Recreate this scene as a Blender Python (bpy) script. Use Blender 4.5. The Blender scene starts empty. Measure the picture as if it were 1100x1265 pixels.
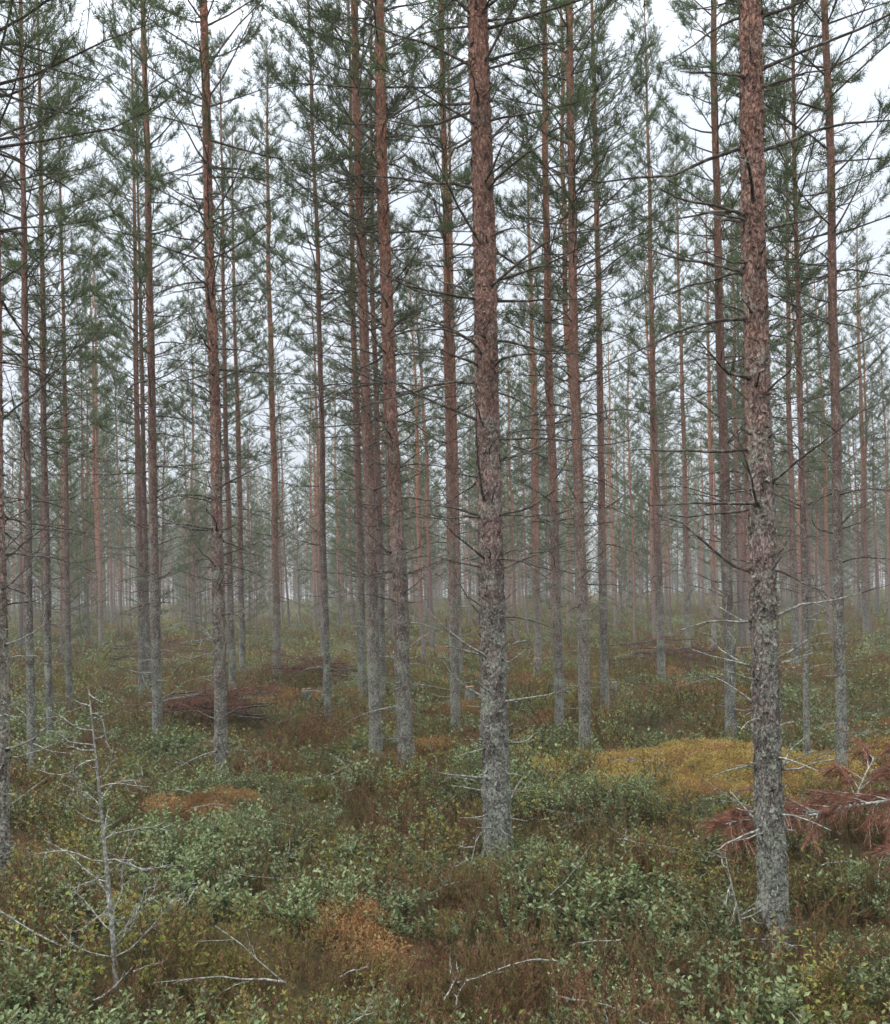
import bpy, math, time
import numpy as np
from mathutils import noise, Vector
T0=time.time()
rng=np.random.default_rng(11)
scene=bpy.context.scene
scene.view_settings.view_transform='Standard'
scene.view_settings.look='None'
scene.view_settings.exposure=0
R=math.radians
def U(a,b,n=None): return rng.uniform(a,b,n)
def nrm(a): return a/np.maximum(np.linalg.norm(a,axis=-1,keepdims=True),1e-9)

# ------------------------------------------------------------ mesh builder
class MB:
    def __init__(s): s.v=[];s.n=0;s.f=[];s.m=[];s.sm=[]
    def add(s,v,f,mat,smooth=False):
        v=np.asarray(v,dtype=np.float32).reshape(-1,3); f=np.asarray(f,dtype=np.int64)
        s.v.append(v); s.f.append(f+s.n); s.n+=len(v)
        s.m.append(np.full(len(f),mat,dtype=np.int32)); s.sm.append(np.full(len(f),smooth,dtype=bool))
    def build(s,name,mats):
        me=bpy.data.meshes.new(name)
        V=np.concatenate(s.v)
        tot=np.concatenate([np.full(len(f),f.shape[1],dtype=np.int32) for f in s.f])
        loops=np.concatenate([f.ravel() for f in s.f]).astype(np.int32)
        start=np.concatenate([[0],np.cumsum(tot)[:-1]]).astype(np.int32)
        me.vertices.add(len(V)); me.vertices.foreach_set('co',V.ravel())
        me.loops.add(len(loops)); me.loops.foreach_set('vertex_index',loops)
        me.polygons.add(len(tot)); me.polygons.foreach_set('loop_start',start); me.polygons.foreach_set('loop_total',tot)
        me.polygons.foreach_set('material_index',np.concatenate(s.m))
        me.polygons.foreach_set('use_smooth',np.concatenate(s.sm))
        for m in mats: me.materials.append(m)
        me.update(calc_edges=True)
        return me
def obj(name,me,parent=None,loc=(0,0,0)):
    o=bpy.data.objects.new(name,me); scene.collection.objects.link(o); o.location=loc
    if parent is not None: o.parent=parent
    return o
def tube(mb,pts,rad,sides,mat,smooth=True,disp=None):
    pts=np.asarray(pts,float); rad=np.asarray(rad,float); n=len(pts)
    t=nrm(np.gradient(pts,axis=0))
    ref=np.array([1.,0,0]) if abs(t[0,0])<0.8 else np.array([0,1.,0])
    a=nrm(np.cross(t,ref)); b=np.cross(t,a)
    ang=np.linspace(0,2*math.pi,sides,endpoint=False)
    rr=rad[:,None]*np.ones((1,sides))
    if disp is not None: rr=rr+disp
    v=pts[:,None,:]+rr[:,:,None]*(np.cos(ang)[None,:,None]*a[:,None,:]+np.sin(ang)[None,:,None]*b[:,None,:])
    i=np.arange(n-1)[:,None]*sides; j=np.arange(sides)[None,:]; k=(j+1)%sides
    f=np.stack([i+j,i+k,i+sides+k,i+sides+j],-1).reshape(-1,4)
    mb.add(v,f,mat,smooth)
def prisms(mb,P0,P1,r0,r1,mat,flat=False):
    P0=np.asarray(P0,float);P1=np.asarray(P1,float);N=len(P0)
    if N==0: return
    t=nrm(P1-P0); ref=np.where(np.abs(t[:,2:3])<0.9,np.array([[0,0,1.]]),np.array([[1.,0,0]]))
    a=nrm(np.cross(t,ref)); b=np.cross(t,a)
    r0=np.broadcast_to(np.asarray(r0,float),(N,));r1=np.broadcast_to(np.asarray(r1,float),(N,))
    if flat:
        q=U(0,6.28,N)[:,None]; a=a*np.cos(q)+b*np.sin(q)
        v=np.stack([P0-a*r0[:,None],P0+a*r0[:,None],P1+a*r1[:,None],P1-a*r1[:,None]],1)
        mb.add(v,np.arange(4*N).reshape(-1,4),mat); return
    vs=[]
    for P,r in((P0,r0),(P1,r1)):
        for k in range(3):
            an=k*2*math.pi/3
            vs.append(P+r[:,None]*(math.cos(an)*a+math.sin(an)*b))
    v=np.stack(vs,1)
    f=np.array([[0,1,4,3],[1,2,5,4],[2,0,3,5]])[None]+6*np.arange(N)[:,None,None]
    mb.add(v,f.reshape(-1,4),mat)
def needles(mb,P0,P1,K,ln,w,mat,spread=0.85,fwd=0.75,tmin=0.0):
    P0=np.asarray(P0,float);P1=np.asarray(P1,float);N=len(P0)
    if N==0:return
    ax=nrm(P1-P0)[:,None,:]
    t=rng.uniform(tmin,1,(N,K,1)); p=P0[:,None,:]*(1-t)+P1[:,None,:]*t
    rd=rng.normal(size=(N,K,3)); rd-= (rd*ax).sum(-1,keepdims=True)*ax; rd=nrm(rd)
    d=nrm(ax*fwd+rd*spread+rng.normal(size=(N,K,3))*0.12)
    L=ln*rng.uniform(.7,1.15,(N,K,1)); sd=nrm(np.cross(d,rng.normal(size=(N,K,3))))*w*.5
    v=np.stack([p-sd,p+sd,p+d*L],2).reshape(-1,3)
    mb.add(v,np.arange(N*K*3).reshape(-1,3),mat)
def path(base,d,L,n,jit,up=0.0,dropoff=0.0):
    p=np.array(base,float); d=np.array(d,float); out=[p.copy()]; st=L/(n-1)
    for i in range(n-1):
        d=d+rng.normal(size=3)*jit; d[2]+=up-dropoff; d/=np.linalg.norm(d)
        p=p+d*st; out.append(p.copy())
    return np.array(out)
def lerp_path(pts,t):
    x=t*(len(pts)-1); i=min(int(x),len(pts)-2); f=x-i
    return pts[i]*(1-f)+pts[i+1]*f, nrm(pts[i+1]-pts[i])

# ------------------------------------------------------------ materials
def newmat(name):
    m=bpy.data.materials.new(name); m.use_nodes=True; nt=m.node_tree
    for n in list(nt.nodes): nt.nodes.remove(n)
    return m,nt
def N(nt,t,**k):
    n=nt.nodes.new(t)
    for a,b in k.items():
        if a in n.bl_rna.properties.keys(): setattr(n,a,b)
        else: n.inputs[a.replace('_',' ')].default_value=b
    return n
def L(nt,a,b): nt.links.new(a,b)
def ramp(nt,fac,stops,interp='LINEAR'):
    r=nt.nodes.new('ShaderNodeValToRGB'); r.color_ramp.interpolation=interp
    e=r.color_ramp.elements
    while len(e)<len(stops): e.new(0.5)
    for el,(p,c) in zip(e,stops):
        el.position=p; el.color=(c[0],c[1],c[2],1) if hasattr(c,'__len__') else (c,c,c,1)
    L(nt,fac,r.inputs[0]); return r.outputs[0]
def mix(nt,fac,a,b,mode='MIX'):
    n=nt.nodes.new('ShaderNodeMix'); n.data_type='RGBA'; n.blend_type=mode
    for s,v in((n.inputs[0],fac),(n.inputs[6],a),(n.inputs[7],b)):
        if isinstance(v,(int,float)): s.default_value=v
        elif isinstance(v,tuple): s.default_value=(v[0],v[1],v[2],1)
        else: L(nt,v,s)
    return n.outputs[2]
def leaf_mat(name,cols,trans=0.3,rough=0.6,objvar=0.35,spec=0.3):
    m,nt=newmat(name)
    geo=N(nt,'ShaderNodeNewGeometry'); oi=N(nt,'ShaderNodeObjectInfo')
    st=[(i/(len(cols)-1) if len(cols)>1 else 0,c) for i,c in enumerate(cols)]
    c=ramp(nt,geo.outputs['Random Per Island'],st)
    br=N(nt,'ShaderNodeMapRange'); br.inputs[3].default_value=1-objvar; br.inputs[4].default_value=1+objvar
    L(nt,oi.outputs['Random'],br.inputs[0])
    mul=N(nt,'ShaderNodeVectorMath',operation='SCALE'); L(nt,c,mul.inputs[0]); L(nt,br.outputs[0],mul.inputs['Scale'])
    p=N(nt,'ShaderNodeBsdfPrincipled',Roughness=rough); p.inputs['Specular IOR Level'].default_value=spec
    L(nt,mul.outputs[0],p.inputs['Base Color'])
    if spec<=.31:
        p=N(nt,'ShaderNodeBsdfDiffuse'); L(nt,mul.outputs[0],p.inputs['Color'])
    t=N(nt,'ShaderNodeBsdfTranslucent'); L(nt,mul.outputs[0],t.inputs['Color'])
    ms=N(nt,'ShaderNodeMixShader'); ms.inputs[0].default_value=trans
    L(nt,p.outputs[0],ms.inputs[1]); L(nt,t.outputs[0],ms.inputs[2])
    o=N(nt,'ShaderNodeOutputMaterial'); L(nt,ms.outputs[0],o.inputs[0]); return m

def bark_mat(name,simple=False):
    m,nt=newmat(name)
    tc=N(nt,'ShaderNodeTexCoord'); oi=N(nt,'ShaderNodeObjectInfo'); geo=N(nt,'ShaderNodeNewGeometry')
    off=N(nt,'ShaderNodeVectorMath',operation='SCALE'); cr=N(nt,'ShaderNodeCombineXYZ')
    L(nt,oi.outputs['Random'],cr.inputs[2]); L(nt,cr.outputs[0],off.inputs[0]); off.inputs['Scale'].default_value=37
    ad=N(nt,'ShaderNodeVectorMath',operation='ADD'); L(nt,tc.outputs['Object'],ad.inputs[0]); L(nt,off.outputs[0],ad.inputs[1])
    sep=N(nt,'ShaderNodeSeparateXYZ'); L(nt,tc.outputs['Object'],sep.inputs[0])
    nl=N(nt,'ShaderNodeTexNoise',Scale=5.,Detail=4.,Roughness=.65); L(nt,ad.outputs[0],nl.inputs[0])
    hz=N(nt,'ShaderNodeMath',operation='MULTIPLY_ADD'); L(nt,nl.outputs[0],hz.inputs[0]); hz.inputs[1].default_value=3.0; L(nt,sep.outputs[2],hz.inputs[2])
    zr=N(nt,'ShaderNodeMapRange'); L(nt,hz.outputs[0],zr.inputs[0]); zr.inputs[1].default_value=1.5; zr.inputs[2].default_value=12
    base=ramp(nt,zr.outputs[0],[(0,(.27,.255,.23)),(.09,(.31,.27,.24)),(.19,(.36,.265,.235)),(.30,(.42,.255,.205)),(.6,(.50,.25,.17)),(1,(.54,.26,.14))])
    tv=ramp(nt,oi.outputs['Random'],[(0,(.66,.70,.76)),(.5,(.92,.92,.94)),(1,(1.12,1.04,1.0))])
    c=mix(nt,1.0,base,tv,'MULTIPLY')
    if simple:
        ns=N(nt,'ShaderNodeTexNoise',Scale=25.,Detail=3.); L(nt,ad.outputs[0],ns.inputs[0])
        c=mix(nt,.9,c,ramp(nt,ns.outputs[0],[(.3,.5),(.7,1.1)]),'MULTIPLY')
        p=N(nt,'ShaderNodeBsdfDiffuse'); L(nt,c,p.inputs['Color'])
        o=N(nt,'ShaderNodeOutputMaterial'); L(nt,p.outputs[0],o.inputs[0]); return m
    mp=N(nt,'ShaderNodeMapping'); mp.inputs['Scale'].default_value=(1,1,.5); L(nt,ad.outputs[0],mp.inputs[0])
    nz=N(nt,'ShaderNodeTexNoise',Scale=22.,Detail=5.,Roughness=.65); L(nt,mp.outputs[0],nz.inputs[0])
    ws=mix(nt,.08,mp.outputs[0],nz.outputs['Color'],'ADD')
    vo=N(nt,'ShaderNodeTexVoronoi',feature='DISTANCE_TO_EDGE',Scale=52.); L(nt,ws,vo.inputs['Vector'])
    vc=N(nt,'ShaderNodeTexVoronoi',Scale=52.); L(nt,ws,vc.inputs['Vector'])
    plate=ramp(nt,vc.outputs['Color'],[(0,.6),(.5,.95),(1,1.35)])
    c=mix(nt,1.0,c,plate,'MULTIPLY')
    isl=ramp(nt,geo.outputs['Random Per Island'],[(0,.65),(1,1.25)])
    c=mix(nt,1.0,c,isl,'MULTIPLY')
    nf=N(nt,'ShaderNodeTexNoise',Scale=85.,Detail=5.,Roughness=.75); L(nt,mp.outputs[0],nf.inputs[0])
    fine=ramp(nt,nf.outputs[0],[(.3,.4),(.7,1.45)])
    c=mix(nt,.9,c,fine,'MULTIPLY')
    crev=ramp(nt,vo.outputs['Distance'],[(0,.22),(.12,1)])
    c=mix(nt,.8,c,crev,'MULTIPLY')
    nb=N(nt,'ShaderNodeTexNoise',Scale=3.2,Detail=3.); L(nt,mp.outputs[0],nb.inputs[0])
    c=mix(nt,.6,c,ramp(nt,nb.outputs[0],[(.35,.6),(.65,1.2)]),'MULTIPLY')
    nli=N(nt,'ShaderNodeTexNoise',Scale=60.,Detail=6.,Roughness=.8); L(nt,ad.outputs[0],nli.inputs[0])
    lz=N(nt,'ShaderNodeMapRange'); L(nt,hz.outputs[0],lz.inputs[0]); lz.inputs[1].default_value=1.2; lz.inputs[2].default_value=6.0; lz.inputs[3].default_value=.10; lz.inputs[4].default_value=-.05
    la=N(nt,'ShaderNodeMath',operation='ADD'); L(nt,nli.outputs[0],la.inputs[0]); L(nt,lz.outputs[0],la.inputs[1])
    nl2=N(nt,'ShaderNodeTexNoise',Scale=9.,Detail=3.); L(nt,ad.outputs[0],nl2.inputs[0])
    lb=N(nt,'ShaderNodeMath',operation='MULTIPLY_ADD'); L(nt,nl2.outputs[0],lb.inputs[0]); lb.inputs[1].default_value=.35; L(nt,la.outputs[0],lb.inputs[2])
    lm=ramp(nt,lb.outputs[0],[(.725,0.),(.80,.85)])
    c=mix(nt,lm,c,(.42,.45,.36))
    hgt=mix(nt,.5,crev,nf.outputs[0])
    bp=N(nt,'ShaderNodeBump',Strength=1.,Distance=.012); L(nt,hgt,bp.inputs['Height'])
    p=N(nt,'ShaderNodeBsdfPrincipled',Roughness=.85); p.inputs['Specular IOR Level'].default_value=.25
    L(nt,c,p.inputs['Base Color']); L(nt,bp.outputs[0],p.inputs['Normal'])
    o=N(nt,'ShaderNodeOutputMaterial'); L(nt,p.outputs[0],o.inputs[0]); return m
def twig_mat(name,c1,c2,c3,sc=30):
    m,nt=newmat(name); tc=N(nt,'ShaderNodeTexCoord')
    nz=N(nt,'ShaderNodeTexNoise',Scale=float(sc),Detail=2.); L(nt,tc.outputs['Object'],nz.inputs[0])
    c=ramp(nt,nz.outputs[0],[(.35,c1),(.52,c2),(.66,c3)])
    p=N(nt,'ShaderNodeBsdfDiffuse'); L(nt,c,p.inputs['Color'])
    o=N(nt,'ShaderNodeOutputMaterial'); L(nt,p.outputs[0],o.inputs[0]); return m
BARK=bark_mat('pine_bark'); BARKF=bark_mat('pine_bark_plain',True)
TWIG=twig_mat('dead_twig',(.06,.049,.043),(.10,.084,.074),(.22,.21,.18))
NEED=leaf_mat('pine_needles',[(.08,.125,.06),(.125,.18,.08),(.175,.225,.105)],trans=.4,objvar=.2)
LICH=twig_mat('lichen_twig',(.14,.13,.12),(.28,.28,.25),(.45,.47,.41),60)
DEADN=leaf_mat('dead_needles',[(.20,.08,.055),(.30,.13,.085),(.36,.18,.12)],trans=.2,objvar=.1)
LING=leaf_mat('lingonberry_leaf',[(.08,.12,.04),(.14,.19,.07),(.21,.27,.115),(.31,.37,.20)],trans=.3,rough=.45,objvar=.4,spec=.5)
BILB=leaf_mat('bilberry_leaf',[(.18,.20,.055),(.29,.31,.09),(.24,.11,.06)],trans=.35,objvar=.35)
HEATH=leaf_mat('heather_foliage',[(.13,.125,.04),(.20,.175,.065),(.24,.14,.08)],trans=.25,objvar=.4)
BRACK=leaf_mat('brown_heath',[(.17,.085,.055),(.27,.135,.085),(.31,.20,.11)],trans=.25,objvar=.35)
MOSSY=leaf_mat('yellow_moss',[(.36,.27,.085),(.47,.38,.13),(.45,.29,.12)],trans=.2,objvar=.25)
MOSSO=leaf_mat('rusty_moss',[(.27,.15,.07),(.36,.24,.10),(.34,.16,.09)],trans=.2,objvar=.3)
MOSSG=leaf_mat('green_moss',[(.15,.15,.045),(.22,.22,.065),(.27,.18,.08)],trans=.2,objvar=.35)
STEM=twig_mat('shrub_stem',(.10,.065,.04),(.18,.10,.06),(.22,.17,.10),40)
STUMP=twig_mat('cut_wood',(.30,.18,.10),(.42,.28,.16),(.5,.36,.22),40)

# ------------------------------------------------------------ terrain
RUST=[(-.35,4.55,.34,.24),(-1.0,8.0,.5,.35),(-.5,9.6,.7,.4),(3.9,15.,1.6,.9),(-3.4,15.5,2.,1.2),(1.0,17.5,2.2,1.2),(6.,19.,3.,1.4),
      (-.2,13.5,1.2,.6),(.15,2.9,.2,.15),(5.0,10.6,1.2,.6),(-6,19,2,1),(8,26,4,2),(0,28,4,2),(-1.9,7.2,.45,.3),(-3.6,7.6,.6,.3),(1.1,12.3,.8,.5)]
MOUND=[(2.6,8.5,1.2,.9,.15),(4.55,8.7,.5,.45,.24),(-3.3,11.8,1.0,.6,.15),(-.55,10.6,.7,.4,.06),(-2.0,7.0,1.0,.6,.07)]+[(a,b,c*.8,d*.8,.06) for a,b,c,d in RUST if b<14]
def hum(x,y):
    return np.clip(np.sin(2.7*x+.9*np.sin(1.9*y)+.5)*np.sin(2.2*y+.8*np.sin(2.3*x)+2.),-.2,1)
def gh(x,y):
    x=np.asarray(x,float);y=np.asarray(y,float)
    r=np.hypot(x,y)
    h=.05*np.sin(1.1*x+1.3)*np.sin(.9*y+.4)+.035*np.sin(2.3*x+.8*y)+.03*np.sin(3.9*y-1.7*x+1)+.02*np.sin(6.3*x+1.)*np.sin(5.2*y)+.085*hum(x,y)-.02
    h=h+np.clip((r-12)/40,0,1)*(.3*np.sin(.13*x+.6)*np.sin(.11*y+1.1))+np.clip((r-25)/90,0,1)*.9
    for cx,cy,rx,ry,hh in MOUND: h=h+hh*np.exp(-(((x-cx)/rx)**2+((y-cy)/ry)**2))
    return h
def mossf(x,y):
    w=.3*np.sin(5.1*x+1)*np.sin(4.3*y)+.25*np.sin(9*x-3*y)+.2*np.sin(17*x+11*y)
    a=1.15-(((x-2.55)/1.35)**2+((y-8.45)/1.0)**2)+w
    b=1.2-(((x-4.55)/.6)**2+((y-8.7)/.5)**2)+w
    return np.clip(np.maximum(a,b)*2.0,0,1)
def rustf(x,y):
    w=.5*np.sin(4.1*x+1)*np.sin(5.3*y)+.35*np.sin(9*x-5*y)+.25*np.sin(15*x+13*y)
    m=np.zeros_like(np.asarray(x,float))-9
    for cx,cy,rx,ry in RUST: m=np.maximum(m,.8-(((x-cx)/rx)**2+((y-cy)/ry)**2)+w)
    return np.clip(m*1.5,0,1)
mb=MB()
rr=np.concatenate([[0.05],np.geomspace(.5,900,230)]); na=300
an=np.linspace(0,2*math.pi,na,endpoint=False)
X=rr[:,None]*np.sin(an);Y=rr[:,None]*np.cos(an)
Z=gh(X,Y)
V=np.stack([X,Y,Z],-1)
i=np.arange(len(rr)-1)[:,None]*na;j=np.arange(na)[None];k=(j+1)%na
F=np.stack([i+j,i+na+j,i+na+k,i+k],-1).reshape(-1,4)
mb.add(V,F,0,True); mb.add([[0,0,float(gh(0,0))]]+[list(V[0,q]) for q in range(na)],[[0,1+q,1+(q+1)%na] for q in range(na)],0,True)
gm,nt=newmat('forest_floor')
geo=N(nt,'ShaderNodeNewGeometry')
n1=N(nt,'ShaderNodeTexNoise',Scale=1.3,Detail=6.,Roughness=.6);L(nt,geo.outputs['Position'],n1.inputs[0])
n2=N(nt,'ShaderNodeTexNoise',Scale=28.,Detail=8.,Roughness=.75);L(nt,geo.outputs['Position'],n2.inputs[0])
n3=N(nt,'ShaderNodeTexNoise',Scale=.35,Detail=4.);L(nt,geo.outputs['Position'],n3.inputs[0])
ca=ramp(nt,n1.outputs[0],[(.32,(.06,.04,.025)),(.45,(.10,.09,.04)),(.56,(.13,.12,.045)),(.68,(.18,.09,.05))])
cb=ramp(nt,n3.outputs[0],[(.35,(.09,.09,.04)),(.5,(.12,.095,.05)),(.65,(.15,.085,.05))])
c=mix(nt,.5,ca,cb)
a2=N(nt,'ShaderNodeAttribute',attribute_name='rust'); c=mix(nt,a2.outputs['Fac'],c,(.22,.12,.06))
at=N(nt,'ShaderNodeAttribute',attribute_name='moss')
c=mix(nt,at.outputs['Fac'],c,(.32,.21,.07))
c=mix(nt,.9,c,ramp(nt,n2.outputs[0],[(.3,.4),(.7,1.6)]),'MULTIPLY')
bp=N(nt,'ShaderNodeBump',Strength=1.,Distance=.05);L(nt,n2.outputs[0],bp.inputs['Height'])
p=N(nt,'ShaderNodeBsdfPrincipled',Roughness=.95);p.inputs['Specular IOR Level'].default_value=.1
L(nt,c,p.inputs['Base Color']);L(nt,bp.outputs[0],p.inputs['Normal'])
o=N(nt,'ShaderNodeOutputMaterial');L(nt,p.outputs[0],o.inputs[0])
gme=mb.build('ground',[gm])
co=np.zeros(len(gme.vertices)*3,dtype=np.float32);gme.vertices.foreach_get('co',co);co=co.reshape(-1,3)
a=gme.attributes.new('moss','FLOAT','POINT');a.data.foreach_set('value',mossf(co[:,0],co[:,1]).astype(np.float32))
a=gme.attributes.new('rust','FLOAT','POINT');a.data.foreach_set('value',rustf(co[:,0],co[:,1]).astype(np.float32))
obj('ground',gme)

# ------------------------------------------------------------ pines
def trad(z,H,r0):
    return r0*(np.clip(1-z/H,0.0,1)**.72*.95+.05)+r0*.22*np.exp(-z/.14)
def trunk(mb,H,r0,detail=0,wig=.03):
    z=np.concatenate([[-.25],np.linspace(0,H,{-1:12,0:30,1:150,2:520}[detail])])
    ph=U(0,6,4)
    env=np.clip(z/6,0,1)
    x=env*wig*np.sin(z*.6+ph[0])+np.clip(z,0,1)*wig*.25*np.sin(z*2.3+ph[1]); y=env*wig*np.sin(z*.7+ph[2])+env*wig*.4*np.sin(z*2.1+ph[3])
    pts=np.stack([x,y,z],-1); sides={-1:5,0:7,1:16,2:40}[detail]
    r=trad(np.maximum(z,0),H,r0); disp=None
    if detail>0:
        ang=np.linspace(0,2*math.pi,sides,endpoint=False); disp=np.zeros((len(z),sides)); sd=U(0,50)
        for a_,zz in enumerate(z):
            wh=math.exp(-((((zz+sd)%.42)-.21)/.035)**2)*.09
            for b_,g in enumerate(ang):
                cx,cy=math.cos(g),math.sin(g)
                q=noise.noise(Vector((cx*2.6+sd,cy*2.6,zz*6)))
                val=.13*q+wh
                if detail==2:
                    q2=noise.noise(Vector((cx*6+sd,cy*6,zz*17)))
                    q3=noise.noise(Vector((cx*13+sd,cy*13,zz*40)))
                    val+=.13*(abs(q2)*2-.4)+.06*q3
                disp[a_,b_]=val*r[a_]
    tube(mb,pts,r,sides,0,True,disp)
    return pts,r
def at_z(pts,z):
    return np.array([np.interp(z,pts[:,2],pts[:,0]),np.interp(z,pts[:,2],pts[:,1]),z])
def deadbranches(mb,pts,r,H,cb,dens=1.,long=1.,sides=4,zmin=.5,lod=False,knots=False,tm=1):
    z=zmin+U(0,.3); P0=[];P1=[];R0=[]
    while z<cb+1.2:
        nb=int(rng.integers(2,6)*dens+U(0,1)); a0=U(0,6.28)
        if knots: nb+=4
        for q in range(nb):
            az=a0+q*2.4+U(-.4,.4); zz=z+U(-.07,.07)
            k=min(1,max(0,(zz-1.0)/2.6))
            Ln=long*(U(.07,.34)*(1-k)+U(.25,1.3)*k) if U(0,1)<(.58 if knots else .75) else U(.02,.10)
            if zz<2.4 and U(0,1)<.18: Ln=U(.3,.65)
            if lod and Ln<.2: continue
            el=U(-.15,.55)
            c=at_z(pts,zz); rr_=np.interp(zz,pts[:,2],r)
            d=np.array([math.cos(az)*math.cos(el),math.sin(az)*math.cos(el),math.sin(el)])
            n=4 if Ln<.3 or lod else 7
            pp=path(c+d*rr_*.6,d,Ln+rr_*.5,n,.13,up=U(-.09,.07))
            rb=max(.0048,.0098*min(1,Ln+.35))*(r[1]/.08)**.4
            if lod:
                for i_ in range(n-1): P0.append(pp[i_]);P1.append(pp[i_+1]);R0.append(rb*(1-.25*i_))
            else:
                tube(mb,pp,np.linspace(rb,.0018 if Ln>.12 else rb*.6,n),sides,tm if zz<1.6 else 1,True)
            if knots:
                kb=c+d*rr_*.82; tube(mb,[kb-d*.012,kb,kb+d*.016,kb+d*.026],[rb*2.4,rb*2.2,rb*1.6,rb*.8],6,0 if U(0,1)<.5 else 1,True)
            if Ln>.15:
                for s in range(int(Ln*(3 if lod else 10))):
                    p_,t_=lerp_path(pp,U(.25,.97))
                    dd=nrm(t_+rng.normal(size=3)*.7); l=U(.06,.34)*min(1,Ln+.1)
                    m_=p_+dd*l*.5; e_=m_+nrm(dd+rng.normal(size=3)*.35)*l*.5
                    P0+= [p_,m_];P1+=[m_,e_];R0+=[.0026,.002]
        z+=U(.22,.38)
    prisms(mb,P0,P1,R0,np.array(R0)*.7 if len(R0) else 0,1,flat=True)
def crown(mb,H,cb,Lmax,dens=1.,K=13,w=.0058,ln=.06,tm=1,nm=2,pts=None,lod=False):
    P0=[];P1=[];NP0=[];NP1=[]
    z=cb
    while z<H-.15:
        rel=(z-cb)/(H-cb)
        Lb=Lmax*((1-rel)**.7)*min(1,.62+rel*2.2)+.18
        nb=int(rng.integers(3,6)); a0=U(0,6.28)
        keep=min(1,.45+rel*2.7)
        for q in range(nb):
            if U(0,1)>keep: continue
            az=a0+q*6.28/nb+U(-.35,.35); el=U(.0,.35)+rel*.75
            Ln=Lb*U(.55,1.2)
            d=np.array([math.cos(az)*math.cos(el),math.sin(az)*math.cos(el),math.sin(el)])
            n=4 if lod else 6; base=np.array([0,0,z+U(-.06,.06)]) if pts is None else at_z(pts,z)
            pp=path(base,d,Ln,n,.08,up=(.035+.05*rel)*6/n)
            tube(mb,pp,np.linspace((.005+.006*Ln),.002,n),3,tm,True)
            ns=int((Ln*12.5+2)*dens)
            for s in range(ns+1):
                t=U(.28,1) if s<ns else .98
                p_,t_=lerp_path(pp,t)
                sd=nrm(np.cross(t_,[0,0,1.]))*(1 if U(0,1)<.5 else -1)
                dd=nrm(t_*U(.6,1)+sd*U(.3,1.1)+np.array([0,0,U(-.05,.6)])) if s<ns else t_
                l=U(.10,.42)*(1.15-t*.5)*min(1,.5+Ln*.6)
                m_=p_+dd*l*.55; e_=m_+nrm(dd+np.array([0,0,.3])+rng.normal(size=3)*.2)*l*.5
                if lod:
                    P0.append(p_);P1.append(e_);NP0.append(p_+(e_-p_)*.3);NP1.append(e_); continue
                P0+=[p_,m_];P1+=[m_,e_]
                NP0.append(m_);NP1.append(e_)
                if U(0,1)<.5: NP0.append(p_);NP1.append(m_)
                for g in range(int(rng.integers(0,4))):
                    bs=p_+(m_-p_)*U(.3,1); g_=nrm(dd+rng.normal(size=3)*.6+np.array([0,0,.2])); ge=bs+g_*U(.06,.18)
                    P0.append(bs);P1.append(ge);NP0.append(bs);NP1.append(ge)
        z+=U(.27,.44)
    NP0.append(np.array([0,0,H-.35]));NP1.append(np.array([0,0,H+.1]))
    prisms(mb,P0,P1,.003,.002,tm,flat=True)
    needles(mb,NP0,NP1,K,ln,w,nm)
MATS=[BARK,TWIG,NEED,LICH]; MATF=[BARKF,TWIG,NEED]
crown_me=[]
for s in range(5):
    mb=MB(); crown(mb,13.0,4.7+.35*(s%3)-.3,[1.35,1.25,1.5,1.2,1.35][s],1.0)
    crown_me.append(mb.build('crown',MATS))
TREES=[(.322,6.01,.180,-.0035,14,2),(1.54,4.24,.126,-.008,13,2),(-.42,8.94,.150,-.018,14,2),(-.777,9.56,.132,-.008,13.5,1),
(-2.10,8.18,.112,.001,12.5,2),(-2.66,5.25,.082,.010,11,2),(-3.42,10.45,.112,.002,12.5,1),(-4.24,9.02,.085,.002,11,1),
(-3.50,18.3,.165,.002,13.5,1),(.10,11.28,.125,0,13,1),(1.50,9.70,.126,-.004,13,1),(1.40,11.09,.125,-.004,13.5,1),
(2.32,13.05,.125,.004,13,1),(3.28,10.28,.125,-.002,13,1),(3.56,8.02,.095,-.003,12.5,1),(3.46,8.55,.062,.004,10.5,1),
(4.02,16.6,.15,-.004,13,1),(-1.66,12.3,.095,-.004,12,1),(2.19,21.2,.19,.0,13,0),(-5.14,14.95,.12,.004,12,1),
(-5.07,11.3,.09,.003,11.5,1),(-6.21,14.56,.10,.004,11,0),(-1.42,14.86,.135,.0,13,1),(-.96,13.13,.10,.002,12.5,1),
(.24,16.6,.13,.002,13,0),(-3.87,16.,.12,-.002,12,0),(5.86,21.5,.15,0,13,0),(7.35,24.3,.16,0,13,0),(7.32,18.6,.15,0,13,0),(13.6,28.7,.2,0,14,0),
(-5.9,17.5,.13,.0,12,0),(-4.6,20.,.15,.0,13,0),(5.2,14.2,.10,.0,12,0)]
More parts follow.
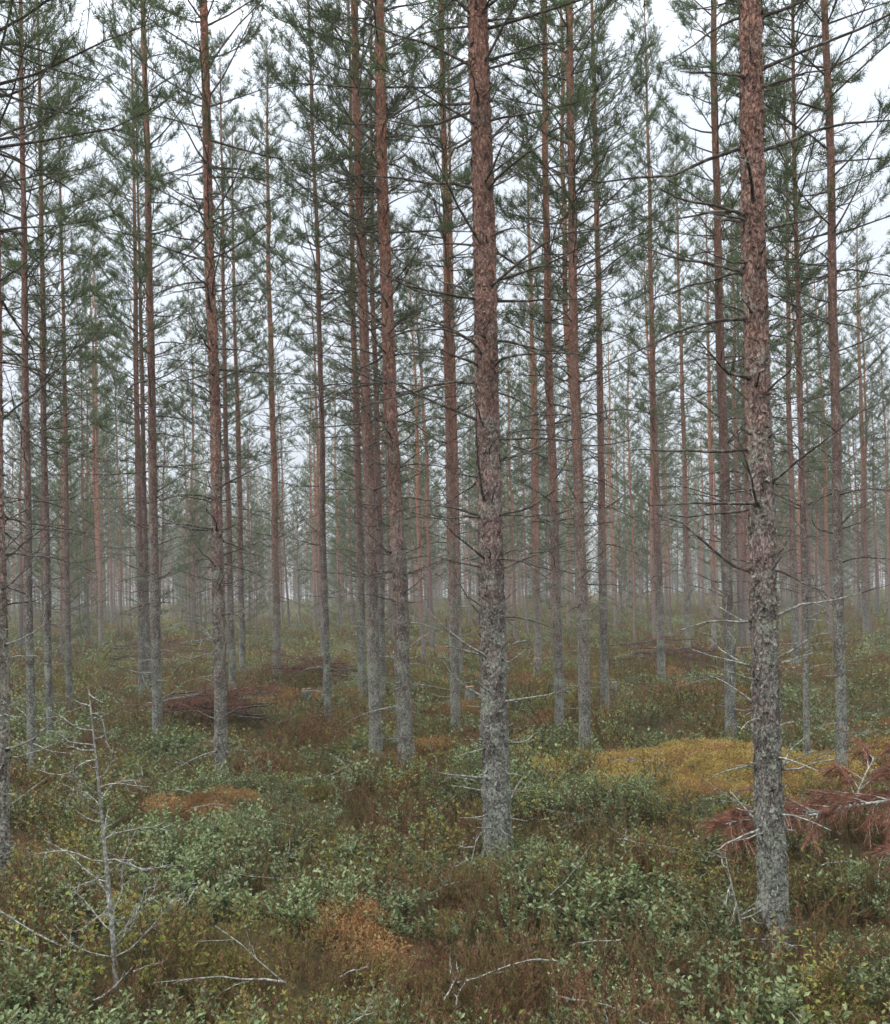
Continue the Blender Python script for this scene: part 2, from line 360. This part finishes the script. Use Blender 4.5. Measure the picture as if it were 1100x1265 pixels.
for idx,(x,y,dia,lean,H,det) in enumerate(TREES):
    mb=MB(); r0=dia*.5*1.03
    pts,r=trunk(mb,H,r0,det,wig=.012+.008*(idx%3))
    sc=H/13.0; cbz=5.0*sc
    deadbranches(mb,pts,r,H,cbz,dens=1.2,long=.85,sides=5 if det==2 else 4,zmin=.3,knots=det==2,tm=3)
    if det==2:
        nfl=int(5200*(dia/.15)); zz=U(.05,7.5,nfl); g=U(0,6.283,nfl)
        cx=np.interp(zz,pts[:,2],pts[:,0]); cy=np.interp(zz,pts[:,2],pts[:,1]); rz=np.interp(zz,pts[:,2],r)*1.02
        rad=np.stack([np.cos(g),np.sin(g),0*g],-1); tan=np.stack([-np.sin(g),np.cos(g),0*g],-1); up=np.array([[0,0,1.]])
        c0=np.stack([cx,cy,zz],-1)+rad*rz[:,None]
        w=(.003+.012*U(0,1,nfl)**2)[:,None]; h=(.004+.020*U(0,1,nfl)**2)[:,None]; lift=U(.001,.013,nfl)[:,None]*np.where(U(0,1,nfl)<.5,1,-1)[:,None]
        sk=U(-.5,.5,nfl)[:,None]
        tt=tan+up*sk
        v=np.stack([c0-tt*w-up*h+rad*(-.004+np.maximum(-lift,0)),c0+tt*w*.7-up*h*.8+rad*(-.002+np.maximum(-lift,0)),
                    c0+tt*w+up*h*.7+rad*(-.003+np.maximum(lift,0)),c0-tt*w*.6+up*h+rad*(-.002+np.maximum(lift,0))],1)
        mb.add(v,np.arange(nfl*4).reshape(-1,4),0)
        # tufts of foliose lichen on the lower stem
        nl_=int(150*dia/.15); zz=U(.1,2.4,nl_)**1.0; g=U(0,6.283,nl_)
        c0=np.stack([np.interp(zz,pts[:,2],pts[:,0]),np.interp(zz,pts[:,2],pts[:,1]),zz],-1); rad=np.stack([np.cos(g),np.sin(g),0*g],-1)
        c0=c0+rad*(np.interp(zz,pts[:,2],r)*.98)[:,None]
        needles(mb,c0,c0+rad*.012,7,.016,.008,3,spread=1.,fwd=.5)
    o=obj('pine_tree',mb.build('pine_trunk',MATS),loc=(x,y,float(gh(x,y))))
    o.rotation_euler=(U(-.006,.006),lean,0)
    cr_=obj('crown',crown_me[idx%5],parent=o); cr_.scale=(sc*.95,sc*.95,sc); cr_.rotation_euler=(0,0,U(0,6.28))
print('hero',time.time()-T0)

# ------------------------------------------------------------ face instancer
def empty(name):
    e=bpy.data.objects.new(name,None); scene.collection.objects.link(e); return e
def scatter(parent,label,P,S,proto_me,tilt=.1,protoname='plant'):
    n=len(P)
    if n==0: return
    P=np.asarray(P,float);S=np.asarray(S,float)
    nr=nrm(np.stack([rng.normal(size=n)*tilt,rng.normal(size=n)*tilt,np.ones(n)],-1))
    a=U(0,6.283,n); x0=np.stack([np.cos(a),np.sin(a),0*a],-1); x0=nrm(x0-(x0*nr).sum(-1,keepdims=True)*nr); y0=np.cross(nr,x0)
    s=S[:,None]*.5
    v=np.stack([P-x0*s-y0*s,P+x0*s-y0*s,P+x0*s+y0*s,P-x0*s+y0*s],1)
    m_=MB(); m_.add(v,np.arange(4*n).reshape(-1,4),0)
    o=obj(label,m_.build(label,[]),parent=parent)
    o.instance_type='FACES'; o.use_instance_faces_scale=True; o.instance_faces_scale=1.0
    o.show_instancer_for_render=False; o.show_instancer_for_viewport=False
    c=obj(protoname,proto_me,parent=o)
    return o

mid_me=[];far_me=[]
for s in range(5):
    mb=MB(); H=13.0; cbz=[4.5,5.0,3.7,4.6,5.2][s]
    pts,r=trunk(mb,H,[.075,.085,.06,.07,.08][s],0,wig=.05)
    deadbranches(mb,pts,r,H,cbz,dens=1.1,long=.85,sides=3,zmin=.8)
    crown(mb,H,cbz,[1.3,1.25,1.35,1.1,1.45][s],.92,K=9,w=.008,ln=.068,pts=pts)
    mid_me.append(mb.build('pine',MATF))
    mb=MB(); pts,r=trunk(mb,H,[.075,.085,.06,.07,.08][s],-1,wig=.05)
    deadbranches(mb,pts,r,H,cbz,dens=.7,long=.9,sides=3,zmin=.8,lod=True)
    crown(mb,H,cbz-.4,[1.4,1.3,1.4,1.15,1.5][s],.85,K=7,w=.017,ln=.10,pts=pts,lod=True)
    far_me.append(mb.build('pine',MATF))
young_me=[]
for s in range(3):
    mb=MB(); H=7; pts,r=trunk(mb,H,.045,-1,wig=.04)
    crown(mb,H,[.6,1.0,1.6][s],1.25,1.1,K=13,w=.011,ln=.08,pts=pts,lod=True); young_me.append(mb.build('young_pine',MATF))
HX=np.array([t[:2] for t in TREES])
pm=[];pf=[];yp=[(-5.6,24.5),(-8.8,27),(-2.3,27),(-12,30),(-6.6,31),(1.7,29),(4.4,28),(-10.2,23.5),(9.6,29),(-.6,33),(-4.2,36),(-14,34),(6.8,34),(12.5,33),(-9.5,35)];cell=2.5
for gx in np.arange(-120,120,cell):
    for gy in np.arange(-16,165,cell):
        x=gx+U(-.6,1.6)*cell;y=gy+U(-.6,1.6)*cell; d=math.hypot(x,y); t=x/max(y,.1)
        if d<3.6: continue
        if abs(x)>9+.70*max(y,0): continue
        inw=y>0 and abs(t)<.56
        if inw and y<14.5: continue
        if inw and y<25 and U(0,1)>.36: continue
        if inw and y<27 and -.50<t<-.34 : continue
        if not inw and d<14 and U(0,1)>.25: continue
        if y>0 and d<7 and abs(t)<.62: continue
        if min(np.hypot(HX[:,0]-x,HX[:,1]-y))<1.1: continue
        if U(0,1)>.72+.55*noise.noise(Vector((x*.09,y*.09,2))): continue
        if y>24 and U(0,1)<(.17 if y<50 else (.28 if y<95 else .5)): yp.append((x,y))
        elif d<34: pm.append((x,y))
        elif d<110 or U(0,1)<.7: pf.append((x,y))
ff=empty('distant_pine_forest')
def forest(P,mes,lo,hi,label,pn,tilt):
    P=np.array(P); kd=rng.integers(0,len(mes),len(P)); sc_=U(lo,hi,len(P)); zz=gh(P[:,0],P[:,1]); print(label,len(P))
    for s in range(len(mes)):
        q=kd==s; scatter(ff,label,np.column_stack([P[q],zz[q]]),sc_[q],mes[s],tilt=tilt,protoname=pn)
forest(pm,mid_me,.78,1.08,'pine_stand','pine',.013)
forest(pf,far_me,.76,1.08,'far_pine_stand','pine',.013)
forest(yp,young_me,.5,1.2,'young_pine_stand','young_pine',.02)
print('far',time.time()-T0)

# ------------------------------------------------------------ undergrowth protos
def leaves(mb,p,d,ln,wd,mat):
    n=len(p); side=nrm(np.cross(d,np.array([[0,0,1.]])+rng.normal(size=(n,3))*.35)); up=np.cross(side,d)
    ln=ln*U(.7,1.25,n)[:,None]; wd=wd*U(.8,1.2,n)[:,None]
    v=np.stack([p,p+d*ln*.45-side*wd*.5+up*wd*.18,p+d*ln,p+d*ln*.45+side*wd*.5+up*wd*.18],1)
    b=4*np.arange(n)[:,None]
    f=np.concatenate([b+np.array([[0,2,1]]),b+np.array([[0,3,2]])],1).reshape(-1,3)
    mb.add(v,f,mat)
def shrub(ns,rad,h0,h1,nl,ln,wd,lmat,lower=.25,lod=False):
    mb=MB();P0=[];P1=[];lp=[];ld=[]
    for s in range(ns):
        a=U(0,6.28);q=rad*math.sqrt(U(0,1)); h=U(h0,h1)
        b=np.array([q*math.cos(a),q*math.sin(a),-.03]); d=nrm(np.array([math.cos(a)*q/rad*.4,math.sin(a)*q/rad*.4,1.])+rng.normal(size=3)*.22)
        pa=path(b,d,h+.03,4,.16)
        for i_ in range(3):P0.append(pa[i_]);P1.append(pa[i_+1])
        brs=[pa]
        for g in range(0 if lod else int(rng.integers(1,4))):
            b_,t_=lerp_path(pa,U(.3,.8)); pb=path(b_,nrm(t_+rng.normal(size=3)*.5),h*U(.25,.5),3,.15,up=.05)
            for i_ in range(2):P0.append(pb[i_]);P1.append(pb[i_+1])
            brs.append(pb)
        for bi,br in enumerate(brs):
            for l in range(int(nl*(1 if bi==0 else .6))):
                t=lower+(1-lower)*(l+.5)/nl if bi==0 else U(.2,1)
                t=min(t,.99)
                p_,t_=lerp_path(br,t); g=l*2.4+U(-.3,.3); hd=np.array([math.cos(g),math.sin(g),0])
                lp.append(p_);ld.append(hd*U(.6,1)+t_*U(.25,.9))
    prisms(mb,P0,P1,.0013,.001,0,flat=True)
    leaves(mb,np.array(lp),nrm(np.array(ld)),ln,wd,1)
    return mb.build('shrub',[STEM,lmat])
def heather(ns,rad,h0,h1,lmat,K=18,nl=.010,w=.0036,lod=False):
    mb=MB();P0=[];P1=[];Q0=[];Q1=[]
    for s in range(ns):
        a=U(0,6.28);q=rad*math.sqrt(U(0,1)); h=U(h0,h1)
        b=np.array([q*math.cos(a),q*math.sin(a),-.03]); d=nrm(np.array([math.cos(a)*q/rad*.45,math.sin(a)*q/rad*.45,1.])+rng.normal(size=3)*.2)
        pa=path(b,d,h+.03,4,.12,up=.05)
        for i_ in range(3):
            P0.append(pa[i_]);P1.append(pa[i_+1])
            if i_>0:Q0.append(pa[i_]);Q1.append(pa[i_+1])
        for g in range(1 if lod else 4):
            b_,t_=lerp_path(pa,U(.3,.9)); e_=b_+nrm(t_+rng.normal(size=3)*.35+np.array([0,0,.3]))*h*U(.15,.4)
            P0.append(b_);P1.append(e_);Q0.append(b_);Q1.append(e_)
    prisms(mb,P0,P1,.0013,.0009,0,flat=True)
    needles(mb,Q0,Q1,K,nl,w,1)
    return mb.build('heather',[STEM,lmat])
def mosstuft(mat,n=420,rad=.13,hl=.035,K=4,w=.005):
    mb=MB(); a=U(0,6.28,n);q=rad*np.sqrt(U(0,1,n)); dome=.05*(1-(q/rad)**2)
    b=np.stack([q*np.cos(a),q*np.sin(a),dome+.03],-1)
    d=nrm(np.stack([np.cos(a)*q/rad*.6,np.sin(a)*q/rad*.6,np.ones(n)],-1)+rng.normal(size=(n,3))*.3)
    needles(mb,b-d*.05,b+d*hl,K,.014,w,0)
    return mb.build('moss',[mat])
PR={'ling':([shrub(32,.17,.07,.20,11,.022,.0125,LING) for _ in range(4)],[shrub(24,.17,.07,.19,6,.034,.021,LING,lod=True) for _ in range(2)]),
'bilb':([shrub(20,.16,.12,.28,7,.021,.0125,BILB,.4) for _ in range(2)],[shrub(16,.16,.12,.25,5,.032,.02,BILB,.4,lod=True)]),
'hea':([heather(28,.16,.10,.24,HEATH) for _ in range(3)],[heather(20,.16,.10,.22,HEATH,K=8,nl=.022,w=.008,lod=True) for _ in range(2)]),
'bro':([heather(20,.16,.08,.22,BRACK,K=14) for _ in range(2)],[heather(16,.16,.08,.2,BRACK,K=7,nl=.022,w=.008,lod=True)]),
'my':([mosstuft(MOSSY) for _ in range(2)],[mosstuft(MOSSY,200,K=3,w=.011)]),
'mo':([mosstuft(MOSSO) for _ in range(2)],[mosstuft(MOSSO,200,K=3,w=.011)]),
'mg':([mosstuft(MOSSG) for _ in range(2)],[mosstuft(MOSSG,200,K=3,w=.011)])}
print('protos',time.time()-T0)
def ring(r0,r1,den,sc,ang=52):
    area=math.pi*(r1*r1-r0*r0)*ang/180; n=int(area*den)
    a=R(1)*U(-ang,ang,n); q=np.sqrt(U(r0*r0,r1*r1,n))
    return np.column_stack([q*np.sin(a),q*np.cos(a),sc*U(.55,1.4,n)])
cand=np.concatenate([ring(1.2,6,36,1.05),ring(6,12,21,1.15,48),ring(12,24,9,1.4,42),ring(24,60,2.2,1.9,36),ring(60,110,.35,3.2,36)])
groups={k:[] for k in PR}
for x,y,s in cand:
    n1_=noise.noise(Vector((x*.9,y*.9,3)));n2_=noise.noise(Vector((x*.55+9,y*.55,7)));n3_=noise.noise(Vector((x*2.1,y*2.1,1)))
    mf=float(mossf(x,y)); rf=float(rustf(x,y)); u=U(0,1)
    if mf>.3:
        if u<.3: k='bro' if u<.10 else 'ling'; s*=.6
        else: k='my' if u<.85 else 'mo'
    elif rf>.35:
        if u<.5: k=['bro','ling','hea'][int(u*8.5)%3]; s*=.65
        else: k='mo'
    else:
        gap=n3_+.5*n2_; v=U(-1,1)
        if gap>.30 and u<.75: k='mg' if u<.33 else('bro' if u<.65 else 'mo')
        elif n1_+.45*v>.03: k='ling' if u<.78 else('hea' if u<.9 else 'bilb')
        elif n2_+.2*v>.06: k='bro' if u<.5 else('hea' if u<.82 else 'ling')
        else: k='hea' if u<.45 else('ling' if u<.65 else('bilb' if u<.80 else 'bro'))
        if 6.4<y<7.6 and 1.3<x<4: s*=.75
    groups[k].append((x,y,s))
n=1300; gx=U(.9,5.4,n);gy=U(7.2,9.8,n); q=mossf(gx,gy)>.25
for x,y in zip(gx[q],gy[q]): groups['my' if U(0,1)<.8 else 'mo'].append((x,y,U(.8,1.3)))
for cx,cy,rx,ry in RUST:
    if cy>14: continue
    n=int(rx*ry*4*1.6*26); gx=U(cx-rx*1.3,cx+rx*1.3,n);gy=U(cy-ry*1.3,cy+ry*1.3,n); q=(rustf(gx,gy)>.3)
    for x,y in zip(gx[q],gy[q]): groups['mo'].append((x,y,U(.6,1.1)))
for k,nm,pn in(('ling','lingonberry_shrubs','lingonberry_clump'),('bilb','bilberry_shrubs','bilberry_clump'),('hea','heather_plants','heather_clump'),('bro','brown_heath_plants','heath_clump'),('my','yellow_moss','moss_tuft'),('mo','rusty_moss','moss_tuft'),('mg','green_moss','moss_tuft')):
    A=np.array(groups[k]); e=empty(nm); print(k,len(A))
    dd=np.hypot(A[:,0],A[:,1])
    for prs,C in((PR[k][0],A[dd<8.5]),(PR[k][1],A[dd>=8.5])):
        if len(C)==0: continue
        kd=rng.integers(0,len(prs),len(C))
        for s in range(len(prs)):
            B=C[kd==s]
            if len(B): scatter(e,'patch',np.column_stack([B[:,0],B[:,1],gh(B[:,0],B[:,1])]),B[:,2],prs[s],tilt=.16,protoname=pn)

# ------------------------------------------------------------ dead sapling
def sapling(x,y,H,r0,seed_d,nb,Lr):
    mb=MB(); P0=[];P1=[];Rr=[]
    pa=path([0,0,-.1],seed_d,H+.1,14,.03,up=.02); pa[:,:2]+=(np.array(seed_d[:2])*np.linspace(0,1,14)[:,None]*H-pa[:,:2])*.75
    tube(mb,pa,np.linspace(r0,.0025,14),7,0,True)
    for b in range(nb):
        t=.15+.82*(b+U(0,1))/nb; p_,t_=lerp_path(pa,min(t,.99)); a=U(0,6.28); el=U(-.35,.5)
        Ln=U(*Lr)*(1.25-t); d=np.array([math.cos(a)*math.cos(el),math.sin(a)*math.cos(el),math.sin(el)])
        pb=path(p_,d,Ln,7,.2,up=U(-.08,.14)); tube(mb,pb,np.linspace(.0042,.0015,7),4,0,True)
        for s in range(int(Ln*22)):
            q_,tt=lerp_path(pb,U(.2,.98)); dd=nrm(tt+rng.normal(size=3)*.8); l=U(.02,.11); m_=q_+dd*l*.5; e_=m_+nrm(dd+rng.normal(size=3)*.5)*l*.5
            P0+=[q_,m_];P1+=[m_,e_];Rr+=[.0017,.0013]
    prisms(mb,P0,P1,Rr,np.array(Rr)*.7,0)
    A=np.array(P0);needles(mb,A[::3],np.array(P1)[::3],5,.012,.003,0,spread=1.,fwd=.3)
    return obj('dead_sapling',mb.build('dead_sapling',[LICH]),loc=(x,y,float(gh(x,y))))
sapling(-1.51,4.0,1.42,.014,[-.05,0,1.],34,(.22,.6))
sapling(1.40,4.12,.5,.008,[-.25,0,.8],10,(.15,.35))
sapling(.06,5.5,.45,.006,[.2,0,1.],8,(.12,.3))

# ------------------------------------------------------------ fallen dead boughs
def bough(mb,start,d,Ln,r0,nside,Ls,K,droop=.04,nmat=1,clear=.22):
    pa=path(start,d,Ln,9,.05,up=-droop*.3)
    g=gh(pa[:,0],pa[:,1])+clear; pa[:,2]=np.maximum(pa[:,2],g)
    tube(mb,pa,np.linspace(r0,.004,9),6,0,True); Q0=[];Q1=[];P0=[];P1=[]
    for b in range(nside):
        t=.12+.88*(b+U(0,1))/nside; p_,t_=lerp_path(pa,min(t,.995)); sd=nrm(np.cross(t_,[0,0,1.]))*(1 if b%2 else -1)
        l1=Ls*U(.6,1.2)*(1.25-t*.7); dd=nrm(t_*.8+sd*U(.4,1)+np.array([0,0,U(.0,.6)]))
        pb=path(p_,dd,l1,6,.10,up=-droop); tube(mb,pb,np.linspace(.005,.002,6),4,0,True)
        for i_ in range(1,5): Q0.append(pb[i_]);Q1.append(pb[i_+1])
        for s in range(int(l1*30)+2):
            q_,tt=lerp_path(pb,U(.15,1)); e_=q_+nrm(tt+rng.normal(size=3)*.4-np.array([0,0,droop*8]))*U(.08,.2)
            P0.append(q_);P1.append(e_);Q0.append(q_);Q1.append(e_)
    prisms(mb,P0,P1,.002,.0014,0); needles(mb,Q0,Q1,K,.05,.0038,nmat,spread=.5,fwd=1.)
mb=MB()
bough(mb,[3.35,5.65,.44],[-1,-.12,-.02],1.35,.016,22,.42,38,droop=.09,clear=.28)
bough(mb,[2.45,5.6,.36],[-1,-.2,.05],.85,.009,15,.32,36,droop=.09,clear=.28)
bough(mb,[3.1,5.3,.36],[-.8,-.5,.0],.7,.008,11,.32,34,droop=.09,clear=.26)
bough(mb,[3.0,5.8,.44],[.4,.3,.3],.7,.009,13,.42,34,droop=.09,clear=.3)
bough(mb,[2.6,5.7,.36],[.3,.4,.4],.45,.007,9,.30,34,droop=.09,clear=.3)
obj('fallen_pine_branch',mb.build('fallen_pine_branch',[LICH,DEADN]))
def brush(cx,cy,w,dp,nb,h=.3):
    mb=MB()
    for q in range(nb):
        a=U(-.35,.35)+(0 if U(0,1)<.5 else math.pi)
        x=cx-math.cos(a)*w*.4+U(-.2,.2)*w; y=cy+U(-.5,.5)*dp
        bough(mb,[x,y,float(gh(x,y))+U(.2,.2+h)],[math.cos(a),math.sin(a)*.6,U(-.05,.12)],w*U(.5,.9),.014,8,.4,10,droop=.04,clear=.2)
    obj('brush_pile',mb.build('brush_pile',[TWIG,DEADN]))
brush(-3.05,11.6,1.8,.7,14,.18)
brush(-2.6,17.5,1.6,.8,9,.35)
brush(5.0,20.5,2.6,1.0,12,.4)
brush(1.0,24,2.6,1.0,9,.4)
brush(-7.5,24,3,1.0,9,.4)
for x,y in((2.9,15.4),(.35,13.7),(-2.2,13.9),(6.6,16.9),(1.9,18.6),(-6.9,16.3)):
    mb=MB(); g=float(gh(x,y)); r_=U(.05,.08)
    tube(mb,[[0,0,-.1],[0,0,.05],[0,0,.3]],[r_*1.3,r_*1.1,r_],12,0,True)
    an_=np.linspace(0,6.283,12,endpoint=False)
    mb.add(np.column_stack([np.cos(an_)*r_,np.sin(an_)*r_,.302+np.cos(an_)*.004]),[list(range(12))],1)
    obj('tree_stump',mb.build('tree_stump',[BARK,STUMP]),loc=(x,y,g))
mb=MB()
for q in range(130):
    a=R(U(-45,45)); d=math.sqrt(U(2.2**2,9**2)); x,y=d*math.sin(a),d*math.cos(a); g=U(0,6.28); l=U(.12,.6)
    pa=path([x,y,float(gh(x,y))+U(.08,.19)],[math.cos(g),math.sin(g),U(-.1,.35)],l,7,.14); tube(mb,pa,np.linspace(U(.003,.006),.0015,7),5,0,True)
    for s in range(3):
        q_,tt=lerp_path(pa,U(.2,.9)); pb=path(q_,nrm(tt+rng.normal(size=3)*.6),l*U(.15,.4),4,.2); tube(mb,pb,np.linspace(.0022,.001,4),4,0,True)
obj('fallen_twigs',mb.build('fallen_twigs',[LICH]))

# ------------------------------------------------------------ mist
bpy.ops.mesh.primitive_cube_add(size=1,location=(0,90,9)); mist=bpy.context.object; mist.name='mist'; mist.scale=(420,320,24)
mm,nt=newmat('mist'); vs=N(nt,'ShaderNodeVolumeScatter',Density=.0023,Anisotropy=.1); vs.inputs['Color'].default_value=(1,.985,.965,1)
o=N(nt,'ShaderNodeOutputMaterial'); L(nt,vs.outputs[0],o.inputs['Volume']); mist.data.materials.append(mm)

# ------------------------------------------------------------ world, sun, camera
w=bpy.data.worlds.new('World'); scene.world=w; w.use_nodes=True; nt=w.node_tree
for n in list(nt.nodes): nt.nodes.remove(n)
sky=N(nt,'ShaderNodeTexSky'); sky.sky_type='NISHITA'; sky.sun_disc=False; sky.sun_elevation=R(50); sky.sun_rotation=R(-60)
tc=N(nt,'ShaderNodeTexCoord'); sp=N(nt,'ShaderNodeSeparateXYZ'); L(nt,tc.outputs['Generated'],sp.inputs[0])
ov=ramp(nt,sp.outputs[2],[(0,(8.6,9.3,10.1)),(.5,(11.4,12.3,13.6)),(1,(46,46.6,47))])
cn=N(nt,'ShaderNodeTexNoise',Scale=2.2,Detail=4.); L(nt,tc.outputs['Generated'],cn.inputs[0])
ov=mix(nt,1.0,ov,ramp(nt,cn.outputs[0],[(.3,.80),(.7,1.08)]),'MULTIPLY')
c=mix(nt,.9,sky.outputs[0],ov)
bg=N(nt,'ShaderNodeBackground',Strength=.1); L(nt,c,bg.inputs[0])
o=N(nt,'ShaderNodeOutputWorld'); L(nt,bg.outputs[0],o.inputs[0])
sl=bpy.data.lights.new('sun','SUN'); sl.energy=1.5; sl.angle=R(40); sl.color=(1,.97,.93); so=obj('sun',sl,loc=(0,0,20))
so.rotation_euler=(R(40),0,R(60-180+60))
cam=bpy.data.cameras.new('camera'); co_=obj('camera',cam,loc=(0,0,1.72+float(gh(0,0)))); co_.rotation_euler=(R(90),R(1.2),0)
cam.sensor_fit='VERTICAL'; cam.sensor_height=24; cam.lens=24*1095/1265; cam.shift_y=.081; cam.clip_end=2000; cam.clip_start=.05
scene.camera=co_
print('done',time.time()-T0)
